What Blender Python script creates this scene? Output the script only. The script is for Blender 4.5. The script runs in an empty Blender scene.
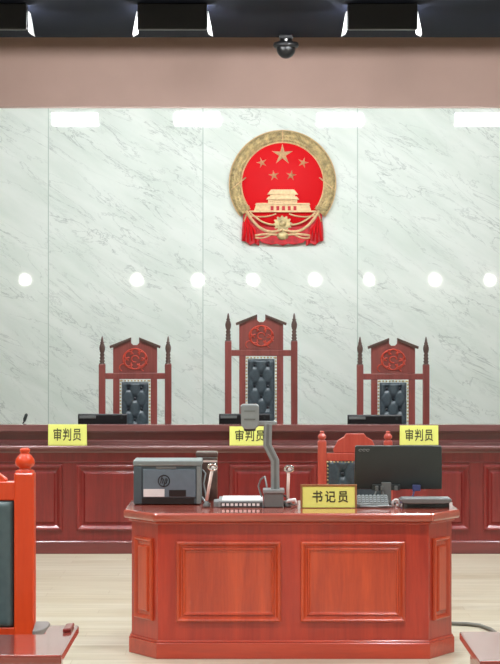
import bpy, bmesh, math, random
from mathutils import Vector, Matrix
random.seed(7)
SC = bpy.context.scene
COL = SC.collection
F, CX, CY, H = 2090.0, 250.0, 332.0, 1.68       # lens (px at 500x664), centre, eye height

def PX(px, d): return (px - CX) * d / F
def PZ(py, d): return H - (py - CY) * d / F
def s2l(c):
    r = []
    for v in c:
        v /= 255.0
        r.append(v / 12.92 if v <= 0.04045 else ((v + 0.055) / 1.055) ** 2.4)
    return (r[0], r[1], r[2], 1)

# ------------------------------------------------------------------ materials
def mat(name, col, rough=0.5, metal=0.0, spec=0.5, coat=0.0, noise=0.0, nscale=30, emit=None, estr=0):
    m = bpy.data.materials.new(name); m.use_nodes = True
    nt = m.node_tree; b = nt.nodes['Principled BSDF']
    c = s2l(col)
    b.inputs['Roughness'].default_value = rough
    b.inputs['Metallic'].default_value = metal
    b.inputs['Specular IOR Level'].default_value = spec
    b.inputs['Coat Weight'].default_value = coat
    b.inputs['Coat Roughness'].default_value = 0.08
    b.inputs['Base Color'].default_value = c
    if noise > 0:
        tc = nt.nodes.new('ShaderNodeTexCoord')
        n = nt.nodes.new('ShaderNodeTexNoise'); n.inputs['Scale'].default_value = nscale; n.inputs['Detail'].default_value = 4
        r = nt.nodes.new('ShaderNodeValToRGB')
        r.color_ramp.elements[0].color = tuple(x * (1 - noise) for x in c[:3]) + (1,)
        r.color_ramp.elements[1].color = tuple(min(1, x * (1 + noise)) for x in c[:3]) + (1,)
        r.color_ramp.elements[0].position = 0.3; r.color_ramp.elements[1].position = 0.7
        nt.links.new(tc.outputs['Object'], n.inputs['Vector'])
        nt.links.new(n.outputs['Fac'], r.inputs['Fac'])
        nt.links.new(r.outputs['Color'], b.inputs['Base Color'])
    if emit:
        b.inputs['Emission Color'].default_value = s2l(emit)
        b.inputs['Emission Strength'].default_value = estr
    return m

def wood(name, dark, light, rough=0.3, coat=0.5, axis='z', scale=9.0, coatrough=0.12):
    m = bpy.data.materials.new(name); m.use_nodes = True
    nt = m.node_tree; b = nt.nodes['Principled BSDF']
    tc = nt.nodes.new('ShaderNodeTexCoord'); mp = nt.nodes.new('ShaderNodeMapping')
    k = 0.09
    mp.inputs['Scale'].default_value = {'x': (k, 1, 1), 'y': (1, k, 1), 'z': (1, 1, k)}[axis]
    n = nt.nodes.new('ShaderNodeTexNoise'); n.inputs['Scale'].default_value = scale; n.inputs['Detail'].default_value = 7
    n.inputs['Roughness'].default_value = 0.65; n.inputs['Distortion'].default_value = 0.6
    n2 = nt.nodes.new('ShaderNodeTexNoise'); n2.inputs['Scale'].default_value = scale * 9; n2.inputs['Detail'].default_value = 3
    mx = nt.nodes.new('ShaderNodeMath'); mx.operation = 'MULTIPLY_ADD'; mx.inputs[1].default_value = 0.3
    r = nt.nodes.new('ShaderNodeValToRGB')
    r.color_ramp.elements[0].position = 0.42; r.color_ramp.elements[0].color = s2l(dark)
    r.color_ramp.elements[1].position = 0.85; r.color_ramp.elements[1].color = s2l(light)
    L = nt.links.new
    L(tc.outputs['Object'], mp.inputs['Vector']); L(mp.outputs['Vector'], n.inputs['Vector']); L(mp.outputs['Vector'], n2.inputs['Vector'])
    L(n2.outputs['Fac'], mx.inputs[0]); L(n.outputs['Fac'], mx.inputs[2]); L(mx.outputs[0], r.inputs['Fac'])
    L(r.outputs['Color'], b.inputs['Base Color'])
    b.inputs['Roughness'].default_value = rough
    b.inputs['Coat Weight'].default_value = coat; b.inputs['Coat Roughness'].default_value = coatrough
    return m

M = {}
M['bench'] = wood('crimson_varnished_wood', (104, 20, 19), (142, 37, 33), 0.36, 0.5, coatrough=0.15)
M['bench_h'] = wood('crimson_varnished_wood_rail', (92, 29, 30), (124, 44, 42), 0.3, 1.0, 'x', coatrough=0.16)
M['desk'] = wood('orange_red_varnished_wood', (142, 30, 16), (184, 54, 30), 0.38, 0.4)
M['deskpanel'] = wood('orange_red_varnished_panel', (154, 42, 15), (202, 74, 32), 0.36, 0.6, coatrough=0.15)
M['bench_edge'] = wood('sheen_tinted_bench_wood', (96, 52, 51), (132, 84, 82), 0.3, 1.0, 'x', coatrough=0.1)  # bench wood greyed: the gloss reflection on its edges is put into the colour
M['desk_h'] = wood('orange_red_varnished_wood_rail', (152, 42, 24), (194, 66, 38), 0.34, 0.5, 'x')
M['desktop'] = wood('polished_red_desktop', (140, 52, 36), (178, 80, 60), 0.3, 1.0, 'x', coatrough=0.05)
M['chairwood'] = wood('dull_red_chair_wood', (108, 48, 44), (142, 70, 64), 0.32, 0.5)
M['carve'] = mat('carving_red_wood', (190, 66, 46), 0.4, coat=0.3, noise=0.25)
M['crestdark'] = mat('dark_edged_wood', (84, 62, 54), 0.35, coat=0.4, noise=0.2)
M['clerkchair'] = wood('light_red_chair_wood', (178, 62, 48), (206, 90, 72), 0.34, 0.4)
M['sidechair'] = wood('bright_orange_chair_wood', (214, 60, 12), (234, 80, 26), 0.4, 0.3)
M['sidedesk'] = wood('red_brown_table_wood', (122, 48, 38), (150, 66, 54), 0.25, 1.0, 'x', coatrough=0.06)
M['leather'] = mat('slate_leather', (62, 74, 80), 0.36, spec=0.5, noise=0.15, nscale=60)
M['leather2'] = mat('grey_green_leather', (78, 96, 98), 0.42, spec=0.5, noise=0.08, nscale=40)
M['button'] = mat('dark_leather_button', (30, 34, 40), 0.4)
M['brass'] = mat('brass_nailheads', (196, 176, 130), 0.3, metal=0.8)
M['gold'] = mat('gold_relief', (196, 176, 128), 0.45, metal=0.3, noise=0.4, nscale=26)
M['goldpale'] = mat('pale_gold_relief', (226, 194, 148), 0.45, metal=0.2, noise=0.15, nscale=40)
M['red'] = mat('emblem_red_enamel', (222, 16, 26), 0.6, spec=0.2)
M['ribbon'] = mat('emblem_red_ribbon', (196, 16, 30), 0.45, coat=0.1, noise=0.25, nscale=24)
M['black'] = mat('black_plastic', (22, 22, 24), 0.4, noise=0.1)
M['dkgrey'] = mat('charcoal_plastic', (44, 52, 52), 0.34, noise=0.08)
M['monback'] = mat('dark_green_grey_plastic', (40, 48, 48), 0.3, noise=0.05, nscale=8)
M['printer'] = mat('blue_grey_plastic', (102, 118, 128), 0.4, noise=0.05)
M['printerdk'] = mat('dark_blue_grey_plastic', (72, 86, 92), 0.4, noise=0.05)
M['printerlt'] = mat('light_grey_plastic', (124, 134, 132), 0.4, noise=0.05)
M['slot'] = mat('near_black_recess', (30, 22, 20), 0.6)
M['white'] = mat('white_plastic', (232, 232, 230), 0.4, noise=0.03)
M['lgrey'] = mat('grey_metal', (140, 146, 146), 0.35, metal=0.2, noise=0.06)
M['mgrey'] = mat('mid_grey_plastic', (106, 110, 108), 0.4, noise=0.06)
M['pinkwhite'] = mat('cream_plastic', (226, 206, 196), 0.4, noise=0.05)
M['chrome'] = mat('chrome', (210, 210, 206), 0.15, metal=1.0)
M['yellow'] = mat('yellow_card', (232, 236, 124), 0.5, noise=0.04, nscale=12)
M['ink'] = mat('black_ink', (54, 54, 30), 0.6)
M['frame'] = mat('brown_acrylic_edge', (150, 104, 62), 0.3)
M['blue'] = mat('blue_plug', (64, 74, 124), 0.4)
M['greypad'] = mat('grey_padded_vinyl', (128, 122, 118), 0.5, noise=0.06)
M['ceil'] = mat('dark_slate_ceiling_paint', (14, 18, 31), 0.8, spec=0.1, noise=0.06, nscale=2)
M['strip'] = mat('pinkish_brown_paint', (172, 142, 130), 0.6, noise=0.04, nscale=2)
M['beige'] = mat('beige_wall_paint', (214, 204, 190), 0.7, noise=0.03, nscale=2)
M['greige'] = mat('grey_beige_wall_paint', (196, 196, 190), 0.7, noise=0.03, nscale=2)
M['cable'] = mat('grey_rubber_cable', (112, 112, 104), 0.5)
M['lamp'] = mat('lit_diffuser', (255, 255, 255), 0.5, emit=(250, 253, 255), estr=232)
M['globe'] = mat('lit_globe', (255, 255, 255), 0.5, emit=(255, 252, 244), estr=60)
M['strip_lamp'] = mat('lit_strip', (255, 255, 255), 0.5, emit=(250, 253, 255), estr=2.5)
# translucent barn door
m = bpy.data.materials.new('frosted_white_flap'); m.use_nodes = True; nt = m.node_tree
b = nt.nodes['Principled BSDF']; b.inputs['Base Color'].default_value = (0.9, 0.9, 0.9, 1); b.inputs['Roughness'].default_value = 0.5
t = nt.nodes.new('ShaderNodeBsdfTranslucent'); t.inputs['Color'].default_value = (0.9, 0.9, 0.9, 1)
mx = nt.nodes.new('ShaderNodeMixShader'); mx.inputs[0].default_value = 0.4
nt.links.new(b.outputs[0], mx.inputs[1]); nt.links.new(t.outputs[0], mx.inputs[2]); nt.links.new(mx.outputs[0], nt.nodes['Material Output'].inputs[0])
M['flap'] = m

# marble
def marble():
    m = bpy.data.materials.new('polished_pale_marble'); m.use_nodes = True
    nt = m.node_tree; L = nt.links.new; N = nt.nodes.new; b = nt.nodes['Principled BSDF']
    tc = N('ShaderNodeTexCoord')
    sep = N('ShaderNodeSeparateXYZ'); L(tc.outputs['Object'], sep.inputs[0])
    # slab index so every slab has veins of its own
    sl = N('ShaderNodeMath'); sl.operation = 'MULTIPLY_ADD'; sl.inputs[1].default_value = 1 / 1.405; sl.inputs[2].default_value = 1.837 / 1.405 + 10
    L(sep.outputs['X'], sl.inputs[0])
    fl = N('ShaderNodeMath'); fl.operation = 'FLOOR'; L(sl.outputs[0], fl.inputs[0])
    fr = N('ShaderNodeMath'); fr.operation = 'FRACT'; L(sl.outputs[0], fr.inputs[0])
    off = N('ShaderNodeCombineXYZ'); k = N('ShaderNodeMath'); k.operation = 'MULTIPLY'; k.inputs[1].default_value = 5.37
    L(fl.outputs[0], k.inputs[0]); L(k.outputs[0], off.inputs[1])
    add = N('ShaderNodeVectorMath'); add.operation = 'ADD'; L(tc.outputs['Object'], add.inputs[0]); L(off.outputs[0], add.inputs[1])
    rot = N('ShaderNodeMapping'); rot.inputs['Rotation'].default_value = (0, math.radians(-33), 0)
    L(add.outputs[0], rot.inputs['Vector'])
    st = N('ShaderNodeMapping'); st.inputs['Scale'].default_value = (1.0, 1.0, 4.2); L(rot.outputs[0], st.inputs['Vector'])
    def vein(scale, width, detail, dist):
        n = N('ShaderNodeTexNoise'); n.inputs['Scale'].default_value = scale; n.inputs['Detail'].default_value = detail
        n.inputs['Roughness'].default_value = 0.62; n.inputs['Distortion'].default_value = dist
        L(st.outputs[0], n.inputs['Vector'])
        a = N('ShaderNodeMath'); a.operation = 'SUBTRACT'; a.inputs[1].default_value = 0.5; L(n.outputs['Fac'], a.inputs[0])
        c = N('ShaderNodeMath'); c.operation = 'ABSOLUTE'; L(a.outputs[0], c.inputs[0])
        r = N('ShaderNodeMapRange'); r.inputs['From Min'].default_value = 0; r.inputs['From Max'].default_value = width
        r.inputs['To Min'].default_value = 1; r.inputs['To Max'].default_value = 0; L(c.outputs[0], r.inputs['Value'])
        return r.outputs[0]
    v1 = vein(1.4, 0.013, 9, 0.6); v2 = vein(4.2, 0.03, 7, 0.4)
    # patches where veins gather
    pn = N('ShaderNodeTexNoise'); pn.inputs['Scale'].default_value = 1.1; pn.inputs['Detail'].default_value = 3; L(st.outputs[0], pn.inputs['Vector'])
    pr = N('ShaderNodeMapRange'); pr.inputs['From Min'].default_value = 0.5; pr.inputs['From Max'].default_value = 0.68; L(pn.outputs['Fac'], pr.inputs['Value'])
    m2 = N('ShaderNodeMath'); m2.operation = 'MULTIPLY'; L(v2, m2.inputs[0]); L(pr.outputs[0], m2.inputs[1])
    s1 = N('ShaderNodeMath'); s1.operation = 'MULTIPLY_ADD'; s1.inputs[1].default_value = 0.55; L(m2.outputs[0], s1.inputs[0])
    p1 = N('ShaderNodeMath'); p1.operation = 'MULTIPLY'; L(v1, p1.inputs[0])
    pq = N('ShaderNodeMapRange'); pq.inputs['From Min'].default_value = 0.35; pq.inputs['From Max'].default_value = 0.6; pq.inputs['To Min'].default_value = 0.15; L(pn.outputs['Fac'], pq.inputs['Value'])
    L(pq.outputs[0], p1.inputs[1]); L(p1.outputs[0], s1.inputs[2])
    cl = N('ShaderNodeTexNoise'); cl.inputs['Scale'].default_value = 1.6; cl.inputs['Detail'].default_value = 5; L(st.outputs[0], cl.inputs['Vector'])
    base = N('ShaderNodeValToRGB'); base.color_ramp.elements[0].position = 0.3; base.color_ramp.elements[0].color = s2l((226, 237, 229))
    base.color_ramp.elements[1].position = 0.62; base.color_ramp.elements[1].color = s2l((239, 247, 241)); L(cl.outputs['Fac'], base.inputs['Fac'])
    mix = N('ShaderNodeMix'); mix.data_type = 'RGBA'; mix.inputs[7].default_value = s2l((140, 154, 150))
    sc = N('ShaderNodeMath'); sc.operation = 'MULTIPLY'; sc.use_clamp = True; sc.inputs[1].default_value = 0.5; L(s1.outputs[0], sc.inputs[0])
    L(sc.outputs[0], mix.inputs[0]); L(base.outputs[0], mix.inputs[6])
    # joints between slabs
    j = N('ShaderNodeMath'); j.operation = 'LESS_THAN'; j.inputs[1].default_value = 0.006; L(fr.outputs[0], j.inputs[0])
    jm = N('ShaderNodeMix'); jm.data_type = 'RGBA'; jm.inputs[7].default_value = s2l((192, 208, 199)); L(j.outputs[0], jm.inputs[0]); L(mix.outputs[2], jm.inputs[6])
    L(jm.outputs[2], b.inputs['Base Color'])
    b.inputs['Roughness'].default_value = 0.025; b.inputs['Specular IOR Level'].default_value = 0.6
    return m
M['marble'] = marble()

def floor_mat():
    m = bpy.data.materials.new('pale_plank_floor'); m.use_nodes = True
    nt = m.node_tree; L = nt.links.new; N = nt.nodes.new; b = nt.nodes['Principled BSDF']
    tc = N('ShaderNodeTexCoord')
    br = N('ShaderNodeTexBrick'); br.inputs['Scale'].default_value = 1.0
    br.inputs['Brick Width'].default_value = 1.3; br.inputs['Row Height'].default_value = 0.16
    br.inputs['Mortar Size'].default_value = 0.002; br.inputs['Color1'].default_value = s2l((201, 196, 178)); br.inputs['Color2'].default_value = s2l((188, 180, 158))
    br.inputs['Mortar'].default_value = s2l((176, 165, 142)); br.offset = 0.5; br.squash = 1.4; br.squash_frequency = 3
    L(tc.outputs['Object'], br.inputs['Vector'])
    mp = N('ShaderNodeMapping'); mp.inputs['Scale'].default_value = (0.7, 9, 1); L(tc.outputs['Object'], mp.inputs['Vector'])
    n = N('ShaderNodeTexNoise'); n.inputs['Scale'].default_value = 2.4; n.inputs['Detail'].default_value = 6; n.inputs['Distortion'].default_value = 0.5; L(mp.outputs[0], n.inputs['Vector'])
    r = N('ShaderNodeValToRGB'); r.color_ramp.elements[0].position = 0.35; r.color_ramp.elements[0].color = (0.84, 0.82, 0.77, 1)
    r.color_ramp.elements[1].position = 0.62; r.color_ramp.elements[1].color = (1.04, 1.04, 1.02, 1); L(n.outputs['Fac'], r.inputs['Fac'])
    mx = N('ShaderNodeMix'); mx.data_type = 'RGBA'; mx.blend_type = 'MULTIPLY'; mx.inputs[0].default_value = 1
    L(br.outputs['Color'], mx.inputs[6]); L(r.outputs[0], mx.inputs[7]); L(mx.outputs[2], b.inputs['Base Color'])
    b.inputs['Roughness'].default_value = 0.3
    return m
M['floor'] = floor_mat()

# ------------------------------------------------------------------ mesh builder
ROOT = {}
class MB:
    def __init__(s): s.v = []; s.f = []; s.sm = []; s.M = None
    def _add(s, vs, fs, smooth=False):
        o = len(s.v)
        for p in vs:
            p = Vector(p)
            s.v.append(tuple(s.M @ p) if s.M else tuple(p))
        for f in fs: s.f.append([i + o for i in f]); s.sm.append(smooth)
    def box(s, x0, x1, y0, y1, z0, z1):
        s._add([(x0,y0,z0),(x1,y0,z0),(x1,y1,z0),(x0,y1,z0),(x0,y0,z1),(x1,y0,z1),(x1,y1,z1),(x0,y1,z1)],
               [(0,3,2,1),(4,5,6,7),(0,1,5,4),(1,2,6,5),(2,3,7,6),(3,0,4,7)]); return s
    def prism(s, poly, a, b, axis='y', smooth=False):
        n = len(poly)
        g = {'y': lambda p, t: (p[0], t, p[1]), 'x': lambda p, t: (t, p[0], p[1]), 'z': lambda p, t: (p[0], p[1], t)}[axis]
        vs = [g(p, a) for p in poly] + [g(p, b) for p in poly]
        s._add(vs, [list(range(n))[::-1], list(range(n, 2 * n))])
        o = len(s.v) - 2 * n
        for i in range(n):
            j = (i + 1) % n; s.f.append([o + i, o + j, o + n + j, o + n + i]); s.sm.append(smooth)
        return s
    def lathe(s, prof, c=(0,0,0), n=16, axis='z'):
        vs = []; fs = []
        for r, z in prof:
            for i in range(n):
                a = 2 * math.pi * i / n
                p = (r * math.cos(a), r * math.sin(a), z)
                if axis == 'y': p = (p[0], p[2], p[1])
                if axis == 'x': p = (p[2], p[0], p[1])
                vs.append((p[0] + c[0], p[1] + c[1], p[2] + c[2]))
        for k in range(len(prof) - 1):
            for i in range(n):
                j = (i + 1) % n; fs.append((k*n+i, k*n+j, (k+1)*n+j, (k+1)*n+i))
        fs.append(tuple(range(n))[::-1]); fs.append(tuple(range((len(prof)-1)*n, len(prof)*n)))
        s._add(vs, fs, True); return s
    def tube(s, pts, r, n=8):
        pts = [Vector(p) for p in pts]; vs = []; fs = []
        up = Vector((0, 0, 1)); prev = None
        for i, p in enumerate(pts):
            t = (pts[min(i+1, len(pts)-1)] - pts[max(i-1, 0)]).normalized()
            if prev is None:
                a = t.orthogonal().normalized()
            else:
                a = (prev - t * prev.dot(t)).normalized()
            prev = a; bb = t.cross(a); rr = r[i] if isinstance(r, (list, tuple)) else r
            for k in range(n):
                an = 2 * math.pi * k / n; vs.append(p + a * rr * math.cos(an) + bb * rr * math.sin(an))
        for i in range(len(pts) - 1):
            for k in range(n):
                j = (k + 1) % n; fs.append((i*n+k, i*n+j, (i+1)*n+j, (i+1)*n+k))
        fs.append(tuple(range(n))[::-1]); fs.append(tuple(range((len(pts)-1)*n, len(pts)*n)))
        s._add(vs, fs, True); return s
    def ball(s, c, r, seg=10, rings=6, rot=0.0):
        if not isinstance(r, (tuple, list)): r = (r, r, r)
        vs = [(0, 0, 1)]; fs = []
        for i in range(1, rings):
            th = math.pi * i / rings
            for k in range(seg):
                ph = 2 * math.pi * k / seg; vs.append((math.sin(th)*math.cos(ph), math.sin(th)*math.sin(ph), math.cos(th)))
        vs.append((0, 0, -1)); L = len(vs) - 1
        for k in range(seg):
            j = (k + 1) % seg
            fs.append((0, 1+k, 1+j)); fs.append((L, L-seg+j, L-seg+k))
            for i in range(rings - 2):
                fs.append((1+i*seg+k, 1+(i+1)*seg+k, 1+(i+1)*seg+j, 1+i*seg+j))
        out = []
        for x, y, z in vs:
            x, y, z = x*r[0], y*r[1], z*r[2]
            x, z = x*math.cos(rot) - z*math.sin(rot), x*math.sin(rot) + z*math.cos(rot)
            out.append((x+c[0], y+c[1], z+c[2]))
        s._add(out, fs, True); return s
    def sheet(s, fn, nu, nv, back):
        """front surface fn(u,v)->(x,y,z) closed by a flat back at y=back"""
        vs = []; fs = []
        for j in range(nv + 1):
            for i in range(nu + 1): vs.append(fn(i / nu, j / nv))
        W = nu + 1
        for j in range(nv):
            for i in range(nu): fs.append((j*W+i, j*W+i+1, (j+1)*W+i+1, (j+1)*W+i))
        s._add(vs, fs, True)
        edge = [i for i in range(W)] + [j*W+nu for j in range(1, nv+1)] + [nv*W+i for i in range(nu-1, -1, -1)] + [j*W for j in range(nv-1, 0, -1)]
        o = len(s.v) - len(vs); n = len(edge)
        bv = [(vs[e][0], back, vs[e][2]) for e in edge]
        ob = len(s.v)
        s._add(bv, [list(range(n))])
        for a in range(n):
            c = (a + 1) % n; s.f.append([o + edge[a], o + edge[c], ob + c, ob + a]); s.sm.append(False)
        return s
    def panel(s, org, u, v, n, w, h, prof):
        """raised panel: prof = [(inset, height)], rings along a rectangle; starts at height of wall"""
        org, u, v, n = Vector(org), Vector(u), Vector(v), Vector(n); vs = []; fs = []
        for ins, ht in prof:
            for a, b in ((ins, ins), (w-ins, ins), (w-ins, h-ins), (ins, h-ins)): vs.append(org + u*a + v*b + n*ht)
        for k in range(len(prof) - 1):
            for i in range(4):
                j = (i + 1) % 4; fs.append((k*4+i, k*4+j, k*4+4+j, k*4+4+i))
        q = (len(prof) - 1) * 4; fs.append((q, q+1, q+2, q+3)); fs.append((3, 2, 1, 0))
        s._add(vs, fs); return s
    def build(s, name, material, parent=None, bevel=0.0, seg=2, origin=None):
        off = Vector((0, 0, 0))
        if parent is not None: off = ROOT.get(parent.name, Vector((0, 0, 0)))
        if origin is not None: off = Vector(origin)
        me = bpy.data.meshes.new(name)
        me.from_pydata([tuple(Vector(p) - off) for p in s.v], [], s.f)
        bm = bmesh.new(); bm.from_mesh(me)
        for f, q in zip(bm.faces, s.sm): f.smooth = q
        bmesh.ops.recalc_face_normals(bm, faces=bm.faces)
        bm.to_mesh(me); bm.free()
        me.materials.append(material)
        o = bpy.data.objects.new(name, me); COL.objects.link(o)
        if parent is not None: o.parent = parent; ROOT[o.name] = off
        elif origin is not None: o.location = off; ROOT[o.name] = off
        if bevel:
            bv = o.modifiers.new('bevel', 'BEVEL'); bv.width = bevel; bv.segments = seg; bv.limit_method = 'ANGLE'; bv.angle_limit = math.radians(40)
        return o

def thing(name, label, cat, loc=(0, 0, 0), group=None):
    o = bpy.data.objects.new(name, None); COL.objects.link(o); o.location = loc
    o.empty_display_size = 0.1
    o['label'] = label; o['category'] = cat
    if group: o['group'] = group
    ROOT[o.name] = Vector(loc)
    return o
def tag(o, label, cat, group=None):
    o['label'] = label; o['category'] = cat
    if group: o['group'] = group
    return o
def struct(name, mb, m, **k):
    o = mb.build(name, m, **k); o['kind'] = 'structure'; return o
def copy_tree(root, loc, label):
    r = root.copy(); COL.objects.link(r); r.location = loc; r['label'] = label
    for ch in list(root.children):
        c = ch.copy(); COL.objects.link(c); c.parent = r
        for g in list(ch.children):
            d = g.copy(); COL.objects.link(d); d.parent = c
    return r
def text_mb(body, w, h, to_world, depth=0.0012, bold=0.012, spacing=1.0):
    """lettering as a thin solid mesh; to_world maps (0..1 across, 0..1 up, out) to a point"""
    c = bpy.data.curves.new('tmp', 'FONT'); c.body = body; c.size = 1; c.space_character = spacing; c.offset = bold; c.resolution_u = 3
    o = bpy.data.objects.new('tmp', c); COL.objects.link(o)
    dg = bpy.context.evaluated_depsgraph_get(); dg.update()
    me = bpy.data.meshes.new_from_object(o.evaluated_get(dg))
    xs = [v.co.x for v in me.vertices]; ys = [v.co.y for v in me.vertices]
    x0, x1, y0, y1 = min(xs), max(xs), min(ys), max(ys)
    mb = MB(); vs = [to_world((v.co.x - x0) / (x1 - x0), (v.co.y - y0) / (y1 - y0)) for v in me.vertices]
    mb._add(vs, [list(p.vertices) for p in me.polygons])
    bpy.data.objects.remove(o); bpy.data.meshes.remove(me); bpy.data.curves.remove(c)
    return mb

# ------------------------------------------------------------------ room shell
DW = 19.0; CEIL = 4.09; COVE = 4.6; CE = 17.1; RX = 6.2; RB = -6.0
struct('floor', MB().box(-RX, RX, RB, DW + 0.1, -0.1, 0), M['floor'])
struct('ceiling', MB().box(-RX, RX, RB, CE, CEIL, CEIL + 0.1), M['ceil'])
struct('ceiling_cove', MB().box(-RX, RX, CE - 0.1, DW + 0.1, COVE, COVE + 0.1).box(-RX, RX, CE - 0.1, CE, CEIL + 0.1, COVE), M['ceil'])
ZS = PZ(107, DW)
struct('wall_back', MB().box(-RX, RX, DW, DW + 0.1, 0, ZS), M['marble'])
struct('trim_1', MB().box(-RX, RX, DW - 0.012, DW + 0.1, ZS, COVE), M['strip'])
struct('trim_2', MB().box(-RX, RX, DW - 0.02, DW - 0.0, ZS - 0.012, ZS + 0.004), mat('thin_bronze_edge', (150, 128, 116), 0.4, metal=0.3))
struct('wall_left', MB().box(-RX - 0.1, -RX, RB, DW + 0.1, 0, COVE), M['beige'])
struct('wall_right', MB().box(RX, RX + 0.1, RB, DW + 0.1, 0, COVE), M['beige'])
struct('wall_front', MB().box(-RX, RX, RB - 0.1, RB, 0, CEIL), M['greige'])
struct('ceiling_bulkhead', MB().box(-RX, RX, RB, -4.0, 2.9, CEIL), M['greige'])         # lower bulkhead over the back rows
struct('trim_4', MB().box(-RX, RX, -4.0, -3.98, 2.9, 2.96), mat('white_trim_paint', (246, 246, 242), 0.4))
struct('platform', MB().box(-RX, RX, 16.72, DW, 0, 0.2), M['floor'])

# ------------------------------------------------------------------ judges' bench
BD = 15.85
bench = thing('judges_bench', 'long crimson panelled wooden judges bench with raised back ledge across the courtroom', 'bench', (0.2, 16.2, 0))
X0, X1 = -2.85, 3.2
MB().box(X0, X1, BD, 16.7, 0.0, 0.775).build('carcass', M['bench'], bench, 0.002)
MB().prism([(15.82, 0), (BD + 0.01, 0), (BD + 0.01, 0.1), (15.832, 0.1), (15.82, 0.09)], X0, X1, 'x').build('plinth', M['bench_h'], bench, 0.005, 3)
# cornice + lower ledge
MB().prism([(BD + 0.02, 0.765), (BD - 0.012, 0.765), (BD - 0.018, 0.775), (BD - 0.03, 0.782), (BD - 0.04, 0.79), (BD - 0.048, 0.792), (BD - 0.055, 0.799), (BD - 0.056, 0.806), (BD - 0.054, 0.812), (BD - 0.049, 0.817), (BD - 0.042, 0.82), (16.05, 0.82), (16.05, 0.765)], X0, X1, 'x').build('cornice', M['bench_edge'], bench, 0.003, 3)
MB().box(X0, X1, BD - 0.008, BD + 0.01, 0.690, 0.699).build('bead', M['bench_h'], bench, 0.004, 3)
# riser behind the ledge
rz = PZ(424.5, 16.0)
MB().box(X0, X1, 16.03, 16.10, 0.80, rz - 0.006).build('riser', M['bench_h'], bench, 0.002)
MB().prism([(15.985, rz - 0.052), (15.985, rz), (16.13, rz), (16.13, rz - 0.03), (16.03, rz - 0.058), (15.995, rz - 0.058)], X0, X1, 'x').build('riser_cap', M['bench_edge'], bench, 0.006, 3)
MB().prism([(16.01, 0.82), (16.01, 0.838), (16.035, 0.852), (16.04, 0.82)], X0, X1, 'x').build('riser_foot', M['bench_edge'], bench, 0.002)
MB().box(X0, X1, 16.08, 16.74, 0.76, 0.79).build('worktop', M['bench_h'], bench, 0.003)
prof = [(0, 0.0), (0.002, 0.020), (0.012, 0.024), (0.022, 0.020), (0.040, 0.003), (0.050, 0.001), (0.054, 0.001), (0.066, 0.012), (0.07, 0.012)]
zb, zt = PZ(530.5, BD), PZ(464.5, BD)
for a, b in ((-76, 62.5), (76.5, 215.5), (229.5, 316.5), (330.5, 469.5), (483.5, 622)):
    xa, xb = PX(a, BD), PX(b, BD)
    MB().panel((xa, BD, zb), (1, 0, 0), (0, 0, 1), (0, -1, 0), xb - xa, zt - zb, prof).build('front_panel', M['bench'], bench, 0.002, 3)

# ------------------------------------------------------------------ tufted leather back
def tufted(mb, x0, x1, z0, z1, y, buttons, dx, dz, puff=0.03, back=None, crease=0.010):
    def fn(u, v):
        x = x0 + (x1 - x0) * u; z = z0 + (z1 - z0) * v
        e = min(1, min(u, 1 - u) * (x1 - x0) / 0.018, min(v, 1 - v) * (z1 - z0) / 0.018)
        d = puff * math.sqrt(max(0, 1 - (1 - e) ** 2))
        for bx, bz in buttons:
            r2 = ((x - bx) ** 2 + (z - bz) ** 2) / (0.021 ** 2)
            d -= 0.020 * math.exp(-r2)
        if buttons:
            bx, bz = buttons[0]
            a = ((x - bx) / dx + (z - bz) / dz) / 2; b2 = ((x - bx) / dx - (z - bz) / dz) / 2
            ca = abs(a - round(a)); cb = abs(b2 - round(b2))
            d -= crease * (math.exp(-(ca / 0.07) ** 2) + math.exp(-(cb / 0.07) ** 2)) * e
        return (x, y - max(0.002, d), z)
    mb.sheet(fn, 34, 56, back if back is not None else y + 0.012)
    return mb

def finial(mb, x, y, z, h, r):
    """turned finial of height h on a post, r = half post width"""
    P = [(r*0.95, 0), (r*0.95, .02), (r*0.6, .04), (r*.82, .09), (r*.82, .12), (r*.58, .15), (r*.78, .2), (r*.78, .23), (r*.55, .27), (r*.72, .32), (r*.72, .35),
         (r*.52, .39), (r*.7, .43), (r*.88, .52), (r*.9, .60), (r*.72, .68), (r*.5, .74), (r*.62, .77), (r*.42, .8), (r*.34, .88), (r*.2, .96), (r*.05, 1.0)]
    mb.lathe([(a, b * h) for a, b in P], (x, y, z), 14); return mb

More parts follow.
